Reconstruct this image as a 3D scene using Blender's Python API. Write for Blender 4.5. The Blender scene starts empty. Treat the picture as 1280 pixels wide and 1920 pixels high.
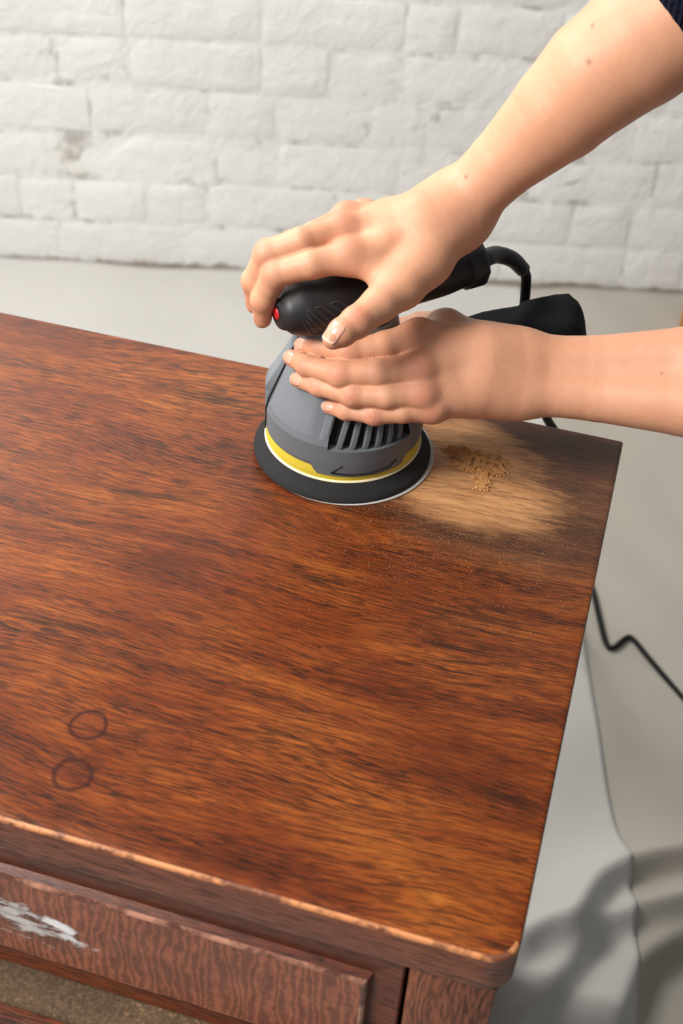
import bpy, bmesh, math, random
import numpy as np
from mathutils import Vector, Matrix, noise
from mathutils.bvhtree import BVHTree
random.seed(7); rng = np.random.default_rng(7)
C = bpy.context.scene.collection
S = 0.001                                   # everything below is written in millimetres

# ------------------------------------------------------------------ camera, world, lights, exposure
def make_camera():
    cd = bpy.data.cameras.new('camera'); cam = bpy.data.objects.new('camera', cd); C.objects.link(cam)
    R = Matrix((CAM_R[0], [-v for v in CAM_R[1]], [-v for v in CAM_R[2]])).transposed()
    cam.matrix_world = Matrix.Translation(Vector(CAM_POS)*S) @ R.to_4x4()
    cd.sensor_fit = 'HORIZONTAL'; cd.sensor_width = 24.0; cd.lens = 45.0
    cd.clip_start = 0.02; cd.clip_end = 30
    cd.dof.use_dof = True; cd.dof.focus_distance = 0.845; cd.dof.aperture_fstop = 8.6
    bpy.context.scene.camera = cam
CAM_R = [[0.9589, 0.279112, 0.051055], [0.217747, -0.608491, -0.763103], [-0.181925, 0.742856, -0.644258]]
CAM_POS = (173.89, -699.24, 549.37)
make_camera()
sc = bpy.context.scene
sc.view_settings.view_transform = 'Standard'; sc.view_settings.look = 'None'
sc.view_settings.gamma = 1; sc.view_settings.use_curve_mapping = False
sc.view_settings.exposure = 0.0
w = bpy.data.worlds.new('studio_world'); sc.world = w; w.use_nodes = True
w.node_tree.nodes['Background'].inputs[0].default_value = (0.97, 0.98, 1.0, 1)
w.node_tree.nodes['Background'].inputs[1].default_value = 0.33

def area(name, loc, target, sx, sy, power, col):
    l = bpy.data.lights.new(name, 'AREA'); l.shape = 'RECTANGLE'; l.size = sx; l.size_y = sy
    l.energy = power; l.color = col
    o = bpy.data.objects.new(name, l); C.objects.link(o); o.location = loc
    d = Vector(target) - Vector(loc); o.rotation_euler = d.to_track_quat('-Z', 'Y').to_euler()
    return o
area('softbox_light', (-1.02, -1.05, 1.28), (0.05, 0.0, 0.05), 0.75, 0.75, 62, (1.0, 0.965, 0.92))
area('window_light', (-1.45, 0.55, 1.50), (0.25, 0.5, -0.7), 0.75, 0.75, 46, (1.0, 0.975, 0.945))

# ------------------------------------------------------------------ helpers
def new_mat(name):
    m = bpy.data.materials.new(name); m.use_nodes = True
    nt = m.node_tree; b = nt.nodes['Principled BSDF']
    return m, nt, b
def nd(nt, typ, **kw):
    n = nt.nodes.new(typ)
    for k, v in kw.items():
        if k.startswith('_'): setattr(n, k[1:], v)
        else:
            n.inputs[k.replace('_', ' ')].default_value = v
    return n
def lk(nt, a, b): nt.links.new(a, b)
def setin(n, name, v): n.inputs[name].default_value = v
def mathn(nt, op, a, b=None, c=None, clamp=False):
    n = nt.nodes.new('ShaderNodeMath'); n.operation = op; n.use_clamp = clamp
    for i, v in enumerate((a, b, c)):
        if v is None: continue
        if isinstance(v, (int, float)): n.inputs[i].default_value = v
        else: lk(nt, v, n.inputs[i])
    return n.outputs[0]
def ramp(nt, fac, stops, interp='LINEAR'):
    n = nt.nodes.new('ShaderNodeValToRGB'); cr = n.color_ramp; cr.interpolation = interp
    while len(cr.elements) < len(stops): cr.elements.new(0.5)
    for e, (p, c) in zip(cr.elements, stops):
        e.position = p; e.color = (c[0], c[1], c[2], 1) if not isinstance(c, (int, float)) else (c, c, c, 1)
    lk(nt, fac, n.inputs[0]); return n.outputs[0]
def mix(nt, fac, a, b, mode='MIX'):
    n = nt.nodes.new('ShaderNodeMix'); n.data_type = 'RGBA'; n.blend_type = mode
    for idx, v in ((0, fac), (6, a), (7, b)):
        if isinstance(v, (int, float)): n.inputs[idx].default_value = v
        elif isinstance(v, tuple): n.inputs[idx].default_value = (*v, 1)
        else: lk(nt, v, n.inputs[idx])
    return n.outputs[2]
def mapping(nt, vec, scale=(1, 1, 1), loc=(0, 0, 0), rot=(0, 0, 0)):
    n = nt.nodes.new('ShaderNodeMapping'); setin(n, 'Scale', scale); setin(n, 'Location', loc); setin(n, 'Rotation', rot)
    lk(nt, vec, n.inputs[0]); return n.outputs[0]
def noise_t(nt, vec, scale, detail=3, rough=0.5, dist=0.0):
    n = nt.nodes.new('ShaderNodeTexNoise'); setin(n, 'Scale', scale); setin(n, 'Detail', detail)
    setin(n, 'Roughness', rough); setin(n, 'Distortion', dist)
    lk(nt, vec, n.inputs['Vector']); return n.outputs['Fac']
def bump(nt, b, h, strength, dist=0.001):
    n = nt.nodes.new('ShaderNodeBump'); setin(n, 'Strength', strength); setin(n, 'Distance', dist)
    lk(nt, h, n.inputs['Height']); lk(nt, n.outputs[0], b.inputs['Normal'])
def objc(nt): return nt.nodes.new('ShaderNodeTexCoord').outputs['Object']
def flat(name, col, rough=0.5, spec=0.5, bscale=0, bstr=0.2, bdist=0.0002, var=0.0):
    m, nt, b = new_mat(name)
    setin(b, 'Base Color', (*col, 1)); setin(b, 'Roughness', rough); setin(b, 'Specular IOR Level', spec)
    co = objc(nt)
    if bscale:
        n = noise_t(nt, co, bscale, 4, 0.6); bump(nt, b, n, bstr, bdist)
    if var:
        v = noise_t(nt, co, 18, 4, 0.6)
        c = mix(nt, v, tuple(x*(1-var) for x in col), tuple(min(1, x*(1+var)) for x in col)); lk(nt, c, b.inputs['Base Color'])
    return m

def mesh(name, verts, faces, mat=None, parent=None, smooth=True, scale=S):
    me = bpy.data.meshes.new(name)
    v = np.asarray(verts, dtype=float)*scale
    me.from_pydata(v.tolist(), [], [tuple(f) for f in faces]); me.update()
    o = bpy.data.objects.new(name, me); C.objects.link(o)
    if mat is not None:
        for mm in (mat if isinstance(mat, (list, tuple)) else [mat]): me.materials.append(mm)
    if parent is not None: o.parent = parent
    if smooth: me.shade_smooth()
    return o
def from_bm(name, bm, mat, parent=None, smooth=False):
    me = bpy.data.meshes.new(name); bm.to_mesh(me); bm.free()
    o = bpy.data.objects.new(name, me); C.objects.link(o)
    for mm in (mat if isinstance(mat, (list, tuple)) else [mat]): me.materials.append(mm)
    if parent is not None: o.parent = parent
    if smooth: me.shade_smooth()
    return o
def smooth_by_angle(o, deg=35):
    me = o.data; me.shade_smooth()
    bm = bmesh.new(); bm.from_mesh(me)
    for e in bm.edges:
        if len(e.link_faces) == 2 and e.calc_face_angle(0) > math.radians(deg): e.smooth = False
    bm.to_mesh(me); bm.free()
def box_bm(x0, x1, y0, y1, z0, z1, bev=0.0, seg=2, bm=None):
    b2 = bmesh.new(); r = bmesh.ops.create_cube(b2, size=1)
    for v in b2.verts:
        v.co = Vector(((x0+x1)/2+v.co.x*(x1-x0), (y0+y1)/2+v.co.y*(y1-y0), (z0+z1)/2+v.co.z*(z1-z0)))*S
    if bev: bmesh.ops.bevel(b2, geom=b2.edges[:], offset=bev*S, segments=seg, profile=0.5, affect='EDGES')
    if bm is None: return b2
    t = bpy.data.meshes.new('t'); b2.to_mesh(t); b2.free(); bm.from_mesh(t); bpy.data.meshes.remove(t); return bm
def box(name, x0, x1, y0, y1, z0, z1, mat, parent=None, bev=1.0):
    o = from_bm(name, box_bm(x0, x1, y0, y1, z0, z1, bev), mat, parent); smooth_by_angle(o, 40); return o
def empty(name, loc=(0, 0, 0)):
    o = bpy.data.objects.new(name, None); C.objects.link(o); o.location = Vector(loc)*S; o.empty_display_size = 0.02
    return o
def tag(o, label=None, cat=None, group=None, kind=None):
    if label: o['label'] = label
    if cat: o['category'] = cat
    if group: o['group'] = group
    if kind: o['kind'] = kind
    return o
def catmull(pts, n=8):
    P = [np.array(p, float) for p in pts]; P = [2*P[0]-P[1]]+P+[2*P[-1]-P[-2]]; out = []
    for i in range(1, len(P)-2):
        for k in range(n):
            t = k/n; a, b, c, d = P[i-1], P[i], P[i+1], P[i+2]
            out.append(0.5*((2*b)+(-a+c)*t+(2*a-5*b+4*c-d)*t*t+(-a+3*b-3*c+d)*t**3))
    out.append(P[-2]); return np.array(out)
def tube(name, pts, rad, mat, parent=None, seg=16, cap=True, ell=None, up=None):
    pts = np.array(pts, float); n = len(pts); rad = np.broadcast_to(np.array(rad, float), (n,))
    T = np.gradient(pts, axis=0); T /= np.linalg.norm(T, axis=1)[:, None]
    u = np.array(up if up is not None else (0, 0, 1.)); 
    if abs(T[0]@u) > 0.95: u = np.array((0, 1., 0))
    V = []; prev = u
    for i in range(n):
        a = np.cross(T[i], prev); a /= np.linalg.norm(a); b = np.cross(a, T[i]); prev = b
        for k in range(seg):
            th = 2*math.pi*k/seg; e = 1.0 if ell is None else ell
            V.append(pts[i]+rad[i]*(math.cos(th)*a*e+math.sin(th)*b))
    F = [(i*seg+k, i*seg+(k+1) % seg, (i+1)*seg+(k+1) % seg, (i+1)*seg+k) for i in range(n-1) for k in range(seg)]
    if cap:
        V.append(pts[0]); V.append(pts[-1]); a, b = len(V)-2, len(V)-1
        F += [(a, (k+1) % seg, k) for k in range(seg)]+[(b, (n-1)*seg+k, (n-1)*seg+(k+1) % seg) for k in range(seg)]
    return mesh(name, V, F, mat, parent)
def lathe(name, prof, mat, parent=None, seg=96, z0=0):
    V = []; F = []
    for r, z in prof:
        for k in range(seg):
            t = 2*math.pi*k/seg; V.append((r*math.cos(t), r*math.sin(t), z))
    n = len(prof)
    F = [(i*seg+k, i*seg+(k+1) % seg, (i+1)*seg+(k+1) % seg, (i+1)*seg+k) for i in range(n-1) for k in range(seg)]
    o = mesh(name, V, F, mat, parent); smooth_by_angle(o, 40); return o

# ------------------------------------------------------------------ materials: walls, floor
def wall_paint(name, dirt):
    m, nt, b = new_mat(name); co = objc(nt)
    geo = nt.nodes.new('ShaderNodeNewGeometry').outputs['Position']
    n1 = noise_t(nt, geo, 3.0, 3); n2 = noise_t(nt, geo, 22, 4, 0.6); n3 = noise_t(nt, mapping(nt, geo, (1, 1, 1), (3, 1, 7)), 9, 2, .5)
    base = ramp(nt, n1, [(0.3, (0.70, 0.70, 0.685)), (0.7, (0.76, 0.765, 0.755))])
    warm = ramp(nt, n3, [(0.66, 0.0), (0.76, 1.0)])
    c = mix(nt, mathn(nt, 'MULTIPLY', warm, 0.2), base, (0.68, 0.62, 0.48))
    rnd = nt.nodes.new('ShaderNodeObjectInfo').outputs['Random']
    c = mix(nt, 1.0, c, ramp(nt, rnd, [(0, (0.965, 0.955, 0.94)), (1, (1, 1, 1))]), 'MULTIPLY')
    lo, hi = (0.54, 0.66) if dirt else (0.70, 0.79)
    dk = ramp(nt, mathn(nt, 'ADD', mathn(nt, 'MULTIPLY', n2, 0.7), mathn(nt, 'MULTIPLY', n3, 0.35)), [(lo, 0.0), (hi, 0.55)])
    c = mix(nt, dk, c, (0.20, 0.17, 0.13))
    sz = nt.nodes.new('ShaderNodeSeparateXYZ'); lk(nt, geo, sz.inputs[0])
    low = ramp(nt, mathn(nt, 'ADD', mathn(nt, 'MULTIPLY', mathn(nt, 'ADD', sz.outputs['Z'], 0.70), 30.0), mathn(nt, 'MULTIPLY', noise_t(nt, geo, 26, 4, .6), 1.5)), [(0.72, 0.8), (1.0, 0.0)])
    c = mix(nt, low, c, (0.23, 0.17, 0.11))
    lk(nt, c, b.inputs['Base Color']); setin(b, 'Roughness', 0.75)
    h = mathn(nt, 'ADD', mathn(nt, 'MULTIPLY', noise_t(nt, geo, 34, 6, 0.62, 0.6), 1.0), mathn(nt, 'MULTIPLY', noise_t(nt, geo, 11, 3, .5, .8), 1.6))
    bump(nt, b, h, 0.8, 0.0034)
    return m
M_brick = wall_paint('white_painted_brick', False); M_mortar = wall_paint('white_painted_mortar', True)

def cloth_mat(name, c0, c1):
    m, nt, b = new_mat(name); co = objc(nt)
    n1 = noise_t(nt, co, 2.2, 4, 0.55); n2 = noise_t(nt, co, 14, 4, 0.6)
    c = ramp(nt, n1, [(0.3, c0), (0.7, c1)])
    sp = ramp(nt, n2, [(0.66, 0.0), (0.75, 1.0)])
    c = mix(nt, mathn(nt, 'MULTIPLY', sp, 0.12), c, (0.25, 0.22, 0.18))
    lk(nt, c, b.inputs['Base Color']); setin(b, 'Roughness', 0.92); setin(b, 'Specular IOR Level', 0.15)
    wv = nt.nodes.new('ShaderNodeTexWave'); setin(wv, 'Scale', 320.0); setin(wv, 'Distortion', 1.0); lk(nt, co, wv.inputs[0])
    wv2 = nt.nodes.new('ShaderNodeTexWave'); wv2.bands_direction = 'Y'; setin(wv2, 'Scale', 320.0); setin(wv2, 'Distortion', 1.0); lk(nt, co, wv2.inputs[0])
    h = mathn(nt, 'ADD', mathn(nt, 'MULTIPLY', wv.outputs[1], 0.25), mathn(nt, 'MULTIPLY', wv2.outputs[1], 0.25))
    h = mathn(nt, 'ADD', h, noise_t(nt, co, 30, 3))
    bump(nt, b, h, 0.6, 0.003)
    return m
M_cloth_l = cloth_mat('pale_canvas', (0.56, 0.542, 0.505), (0.62, 0.603, 0.57))
M_cloth_d = cloth_mat('beige_canvas', (0.44, 0.405, 0.345), (0.50, 0.465, 0.405))

# ------------------------------------------------------------------ materials: wood
def wood_mat(name, top=False, vertical=False, tone=1.0, red=0.0, figure=False, smear=False, redcol=(0.185, 0.082, 0.062)):
    m, nt, b = new_mat(name); co = objc(nt)
    g = co if not vertical else mapping(nt, co, (1, 1, 1), rot=(0, math.pi/2, 0))
    # grain runs along X; warp it so lines wander into cathedral shapes
    sep = nt.nodes.new('ShaderNodeSeparateXYZ'); lk(nt, g, sep.inputs[0])
    yy = sep.outputs['Y'] if top else mathn(nt, 'ADD', sep.outputs['Y'], sep.outputs['Z'])
    wv = noise_t(nt, mapping(nt, g, (2.0, 5.0, 5)), 1.0, 2.0, 0.5)
    wv2 = noise_t(nt, mapping(nt, g, (9, 26, 22)), 1.0, 2, 0.5)
    y2 = mathn(nt, 'ADD', yy, mathn(nt, 'MULTIPLY', mathn(nt, 'SUBTRACT', wv, 0.5), 0.075))
    y2 = mathn(nt, 'ADD', y2, mathn(nt, 'MULTIPLY', mathn(nt, 'SUBTRACT', wv2, 0.5), 0.007))
    cmb = nt.nodes.new('ShaderNodeCombineXYZ'); lk(nt, sep.outputs['X'], cmb.inputs[0]); lk(nt, y2, cmb.inputs[1])
    v = cmb.outputs[0]
    bands = noise_t(nt, mapping(nt, v, (4.5, 60, 1)), 1.0, 3, 0.6)
    fine = noise_t(nt, mapping(nt, v, (30, 420, 1)), 1.0, 4, 0.7)
    pores = noise_t(nt, mapping(nt, v, (70, 1000, 1)), 1.0, 2, 0.5)
    blot = noise_t(nt, mapping(nt, g, (9, 15, 12)), 1.0, 4, 0.6)
    blot2 = noise_t(nt, mapping(nt, g, (4, 7, 6), (3, 8, 2)), 1.0, 3, 0.55)
    t = mathn(nt, 'ADD', mathn(nt, 'MULTIPLY', bands, 0.22), mathn(nt, 'MULTIPLY', fine, 0.24))
    t = mathn(nt, 'ADD', t, mathn(nt, 'ADD', mathn(nt, 'MULTIPLY', blot, 0.30), mathn(nt, 'MULTIPLY', blot2, 0.30)))
    cr = [(0.40, (0.068*tone, 0.0135*tone, 0.0042*tone)), (0.475, (0.118*tone, 0.0230*tone, 0.0056*tone)),
          (0.53, (0.182*tone, 0.0390*tone, 0.0076*tone)), (0.59, (0.268*tone, 0.0680*tone, 0.0112*tone)), (0.67, (0.390*tone, 0.122*tone, 0.020*tone))]
    base = ramp(nt, t, cr)
    if red: base = mix(nt, red, base, redcol)
    cl = ramp(nt, bands, [(0.36, 0.95), (0.62, 0.5)])
    pm = ramp(nt, mathn(nt, 'ADD', mathn(nt, 'MULTIPLY', pores, 0.9), mathn(nt, 'MULTIPLY', blot, 0.1)), [(0.475, 0.0), (0.56, 1.0)])
    pm = mathn(nt, 'MULTIPLY', mathn(nt, 'MULTIPLY', pm, cl), 0.86)
    cath = noise_t(nt, mapping(nt, v, (9, 95, 1), (4.2, 1.7, 0)), 1.0, 5, 0.72)
    big = noise_t(nt, mapping(nt, g, (5, 13, 9), (7, 3, 1)), 1.0, 2, 0.5)
    cm = ramp(nt, mathn(nt, 'ADD', mathn(nt, 'MULTIPLY', cath, 0.62), mathn(nt, 'MULTIPLY', big, 0.52)), [(0.65, 0.0), (0.70, 0.68)])
    dark = (0.018, 0.0075, 0.004)
    # annual-ring lines: thin, flowing, broken up
    rl = mathn(nt, 'FRACT', mathn(nt, 'ADD', mathn(nt, 'MULTIPLY', y2, 135.0), mathn(nt, 'MULTIPLY', noise_t(nt, mapping(nt, v, (6, 28, 1), (1, 5, 0)), 1.0, 3, 0.6), 5.0)))
    brk = noise_t(nt, mapping(nt, v, (26, 210, 1), (9, 2, 0)), 1.0, 4, 0.7)
    rlm = mathn(nt, 'MULTIPLY', ramp(nt, rl, [(0.72, 0.0), (0.93, 1.0), (0.99, 0.0)]), ramp(nt, mathn(nt, 'ADD', mathn(nt, 'MULTIPLY', brk, .6), mathn(nt, 'MULTIPLY', blot, .4)), [(0.45, 0.0), (0.58, 0.9)]))
    col = mix(nt, pm, base, dark); col = mix(nt, cm, col, dark); col = mix(nt, rlm, col, dark)
    rough = mathn(nt, 'ADD', 0.25, mathn(nt, 'MULTIPLY', blot, 0.14))
    if figure:   # rippled veneer: narrow wavy cross-grain stripes
        fx = nt.nodes.new('ShaderNodeTexWave'); fx.bands_direction = 'X'; fx.wave_profile = 'SIN'
        setin(fx, 'Scale', 62.0); setin(fx, 'Distortion', 16.0); setin(fx, 'Detail', 5.0); setin(fx, 'Detail Scale', 1.1); setin(fx, 'Detail Roughness', 0.6)
        lk(nt, mapping(nt, co, (1.0, 1, 0.30)), fx.inputs[0])
        fm = ramp(nt, fx.outputs[1], [(0.25, 0.0), (0.95, 1.0)])
        n7 = noise_t(nt, mapping(nt, co, (14, 1, 26)), 1.0, 4, 0.6)
        n8 = noise_t(nt, mapping(nt, co, (160, 1, 90)), 1.0, 4, 0.7)
        fm = mathn(nt, 'ADD', mathn(nt, 'MULTIPLY', fm, 0.55), mathn(nt, 'MULTIPLY', n8, 0.75))
        col = mix(nt, mathn(nt, 'MULTIPLY', fm, mathn(nt, 'MULTIPLY', n7, 1.25)), (0.075, 0.026, 0.018), (0.42, 0.135, 0.068))
        col = mix(nt, ramp(nt, n7, [(0.56, 0.0), (0.72, 0.75)]), col, (0.045, 0.022, 0.018))
    if top:
        sp = nt.nodes.new('ShaderNodeSeparateXYZ'); lk(nt, co, sp.inputs[0]); X, Y = sp.outputs['X'], sp.outputs['Y']
        def ell(cx, cy, rx, ry):
            a = mathn(nt, 'DIVIDE', mathn(nt, 'SUBTRACT', X, cx), rx); c2 = mathn(nt, 'DIVIDE', mathn(nt, 'SUBTRACT', Y, cy), ry)
            return mathn(nt, 'SQRT', mathn(nt, 'ADD', mathn(nt, 'MULTIPLY', a, a), mathn(nt, 'MULTIPLY', c2, c2)))
        # sanded patch: bare oak showing where the machine has been
        d = mathn(nt, 'MINIMUM', ell(0.098, -0.016, 0.066, 0.045), ell(0.072, 0.020, 0.072, 0.058))
        ns = noise_t(nt, mapping(nt, co, (1, 2.4, 1)), 28, 4, 0.62)
        d2 = mathn(nt, 'ADD', d, mathn(nt, 'MULTIPLY', mathn(nt, 'SUBTRACT', ns, 0.5), 0.75))
        d2 = mathn(nt, 'ADD', d2, mathn(nt, 'MULTIPLY', mathn(nt, 'SUBTRACT', fine, 0.5), 0.9))
        bare = ramp(nt, d2, [(0.60, 1.0), (1.42, 0.0)])
        bc = ramp(nt, mathn(nt, 'ADD', mathn(nt, 'MULTIPLY', fine, 0.6), mathn(nt, 'MULTIPLY', blot, 0.4)), [(0.36, (0.34, 0.145, 0.055)), (0.5, (0.56, 0.265, 0.105)), (0.66, (0.74, 0.41, 0.18))])
        lines = ramp(nt, mathn(nt, 'ADD', mathn(nt, 'MULTIPLY', pores, 0.55), mathn(nt, 'MULTIPLY', cath, 0.5)), [(0.565, 0.0), (0.61, 1.0)])
        lines = mathn(nt, 'MAXIMUM', lines, rlm)
        bc = mix(nt, mathn(nt, 'MULTIPLY', lines, 0.55), bc, (0.12, 0.062, 0.030))
        # half-worn halo of dulled stain beyond it, to the far right corner
        halo = ramp(nt, mathn(nt, 'ADD', ell(0.125, 0.01, 0.13, 0.105), mathn(nt, 'MULTIPLY', mathn(nt, 'SUBTRACT', ns, 0.5), 0.5)), [(0.6, 1.0), (1.15, 0.0)])
        dull = ramp(nt, t, [(0.40, (0.055, 0.024, 0.012)), (0.53, (0.135, 0.060, 0.028)), (0.66, (0.28, 0.135, 0.062))])
        dull = mix(nt, mathn(nt, 'MULTIPLY', pm, .6), dull, dark)
        col = mix(nt, mathn(nt, 'MULTIPLY', halo, 0.8), col, dull)
        col = mix(nt, bare, col, bc)
        # a film of sanding dust
        dn = noise_t(nt, co, 900, 2, 0.7)
        dust = mathn(nt, 'MULTIPLY', ramp(nt, dn, [(0.60, 0.0), (0.72, 1.0)]), ramp(nt, ell(0.10, -0.04, 0.17, 0.12), [(0.3, 0.5), (1.1, 0.0)]))
        col = mix(nt, dust, col, (0.50, 0.33, 0.20))
        # rings left by cups
        for cx, cy, r, wd, k in ((-0.0619, -0.2872, 0.0098, 0.0017, 0.8), (-0.0555, -0.3205, 0.0100, 0.0019, 0.8), (-0.018, -0.286, 0.0150, 0.0007, 0.4)):
            dd = ell(cx, cy, 1.0, 1.0)
            dd = mathn(nt, 'ADD', dd, mathn(nt, 'MULTIPLY', mathn(nt, 'SUBTRACT', noise_t(nt, co, 75, 3), 0.5), 0.0042))
            rg = ramp(nt, mathn(nt, 'DIVIDE', mathn(nt, 'ABSOLUTE', mathn(nt, 'SUBTRACT', dd, r)), wd), [(0.35, 1.0), (1.0, 0.0)])
            fillm = ramp(nt, mathn(nt, 'DIVIDE', dd, r), [(0.9, 0.22), (1.0, 0.0)])
            col = mix(nt, fillm, col, (0.10, 0.020, 0.008)); col = mix(nt, mathn(nt, 'MULTIPLY', rg, k), col, (0.035, 0.008, 0.006))
        rough = mathn(nt, 'ADD', rough, mathn(nt, 'MULTIPLY', mathn(nt, 'MAXIMUM', halo, bare), 0.28))
    if smear:    # white filler smeared over the old handle hole
        sp = nt.nodes.new('ShaderNodeSeparateXYZ'); lk(nt, co, sp.inputs[0]); X, Z = sp.outputs['X'], sp.outputs['Z']
        def el2(cx, cz, rx, rz, sl):
            zz = mathn(nt, 'ADD', mathn(nt, 'SUBTRACT', Z, cz), mathn(nt, 'MULTIPLY', mathn(nt, 'SUBTRACT', X, cx), sl))
            a = mathn(nt, 'DIVIDE', mathn(nt, 'SUBTRACT', X, cx), rx); c2 = mathn(nt, 'DIVIDE', zz, rz)
            return mathn(nt, 'SQRT', mathn(nt, 'ADD', mathn(nt, 'MULTIPLY', a, a), mathn(nt, 'MULTIPLY', c2, c2)))
        n9 = noise_t(nt, mapping(nt, co, (60, 60, 190), rot=(0, 0.25, 0)), 1.0, 5, 0.7)
        a1 = el2(*SMEAR[0]); a2 = el2(*SMEAR[1]); a3 = el2(*SMEAR[2])
        n10 = noise_t(nt, co, 150, 4, 0.65)
        core = ramp(nt, mathn(nt, 'ADD', a1, mathn(nt, 'MULTIPLY', mathn(nt, 'SUBTRACT', n10, 0.5), 1.6)), [(0.62, 1.0), (1.1, 0.0)])
        tail = ramp(nt, mathn(nt, 'ADD', a2, mathn(nt, 'ADD', mathn(nt, 'MULTIPLY', mathn(nt, 'SUBTRACT', n9, 0.5), 2.2), mathn(nt, 'MULTIPLY', mathn(nt, 'SUBTRACT', n10, 0.5), 2.0))), [(0.4, 0.8), (0.95, 0.0)])
        wide = ramp(nt, mathn(nt, 'ADD', a3, mathn(nt, 'MULTIPLY', mathn(nt, 'SUBTRACT', n9, 0.5), 4.0)), [(0.15, 0.6), (0.6, 0.0)])
        drk = ramp(nt, a3, [(0.5, 0.5), (1.0, 0.0)])
        col = mix(nt, drk, col, (0.045, 0.028, 0.024))
        mk = mathn(nt, 'MAXIMUM', core, mathn(nt, 'MAXIMUM', tail, wide)); col = mix(nt, mk, col, (0.72, 0.72, 0.72))
    lk(nt, col, b.inputs['Base Color']); lk(nt, rough, b.inputs['Roughness']); setin(b, 'Specular IOR Level', 0.34)
    h = mathn(nt, 'SUBTRACT', mathn(nt, 'MULTIPLY', fine, 0.4), mathn(nt, 'MULTIPLY', pm, 1.0))
    bump(nt, b, h, 0.35, 0.00035)
    return m
SMEAR = [(-0.0545, -0.0855, 0.0115, 0.0052, 0.28), (-0.0475, -0.0965, 0.0140, 0.0048, 0.20), (-0.0750, -0.0920, 0.045, 0.020, 0.20)]
M_top = wood_mat('stained_oak_top', top=True)
M_side = wood_mat('stained_oak_edge', tone=0.8, red=0.55)
M_post = wood_mat('stained_oak_upright', vertical=True, tone=0.75, red=0.45)
M_panel = wood_mat('rippled_veneer', figure=True, smear=True)
M_bevel = wood_mat('dark_red_moulding', tone=0.6, red=0.6, redcol=(0.125, 0.030, 0.017))
def worn_mat():
    m, nt, b = new_mat('worn_edge_wood'); co = objc(nt)
    n = noise_t(nt, mapping(nt, co, (38, 38, 38)), 1.0, 4, 0.65); n2 = noise_t(nt, co, 260, 3)
    k = ramp(nt, mathn(nt, 'ADD', mathn(nt, 'MULTIPLY', n, 0.8), mathn(nt, 'MULTIPLY', n2, 0.2)), [(0.44, 0.0), (0.54, 1.0)])
    c = mix(nt, k, (0.14, 0.045, 0.018), (0.52, 0.205, 0.075)); lk(nt, c, b.inputs['Base Color']); setin(b, 'Roughness', 0.5)
    return m
M_worn = worn_mat()
M_edge_dark = flat('dark_wood_edge', (0.028, 0.010, 0.006), 0.35)
def dusty():
    m, nt, b = new_mat('dusty_raw_wood'); co = objc(nt)
    n = noise_t(nt, co, 420, 4, 0.7); n2 = noise_t(nt, co, 30, 3)
    c = ramp(nt, mathn(nt, 'ADD', mathn(nt, 'MULTIPLY', n, 0.7), mathn(nt, 'MULTIPLY', n2, 0.3)), [(0.40, (0.060, 0.034, 0.017)), (0.56, (0.115, 0.068, 0.036)), (0.68, (0.30, 0.17, 0.085))])
    lk(nt, c, b.inputs['Base Color']); setin(b, 'Roughness', 0.9); bump(nt, b, n, 0.6, 0.0008)
    return m
M_dusty = dusty()

# ------------------------------------------------------------------ back wall (painted brick)
WP = np.array((-1014.0, 1250.8, -700.0)); WA = math.atan2(0.2695, 0.9630); wd = np.array((math.cos(WA), math.sin(WA), 0)); wn = np.array((wd[1], -wd[0], 0))
wall = box('wall_back', -1500, 2900, 0.3, 160, -12, 2500, M_mortar, None, 0)
wall.location = Vector(WP)*S; wall.rotation_euler = (0, 0, WA); tag(wall, kind='structure')
def brick_mesh(L, H, seed):
    r = random.Random(seed); nx, nz = (4, 3) if L > 150 else (3, 3)
    bm = bmesh.new(); jit = lambda a: r.uniform(-a, a)
    xs = [0, 6]+[6+(L-12)*(i+1)/nx for i in range(nx-1)]+[L-6, L]; zs = [0, 6]+[6+(H-12)*(i+1)/nz for i in range(nz-1)]+[H-6, H]
    grid = []
    for j, z in enumerate(zs):
        row = []
        for i, x in enumerate(xs):
            ed = (i in (0, len(xs)-1)) or (j in (0, len(zs)-1))
            y = 0.5+jit(.3) if ed else -0.45+jit(.55)
            row.append(bm.verts.new(Vector((x+jit(2.2), y, z+jit(2.2)))*S))
        grid.append(row)
    for j in range(len(zs)-1):
        for i in range(len(xs)-1): bm.faces.new((grid[j][i], grid[j][i+1], grid[j+1][i+1], grid[j+1][i]))
    me = bpy.data.meshes.new('brick'); bm.to_mesh(me); bm.free(); me.materials.append(M_brick); me.shade_smooth(); return me
RH_ = 87.5
BM = {}
for L in (108, 222): BM[L] = [brick_mesh(L, 80, L*10+k) for k in range(5)]
anchor = {0: [117, 353, 591, 827, 962, 1200, 1319], 1: [54, 154, 291, 403, 640, 875, 1085, 1200], 2: [140, 415, 530, 755, 990], 3: [195, 406, 529, 692, 930, 1166], 4: [143, 271, 500, 618, 744, 980], 5: [30, 265, 500, 744, 835, 1012, 1250]}
rest = bmesh.new()
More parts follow.
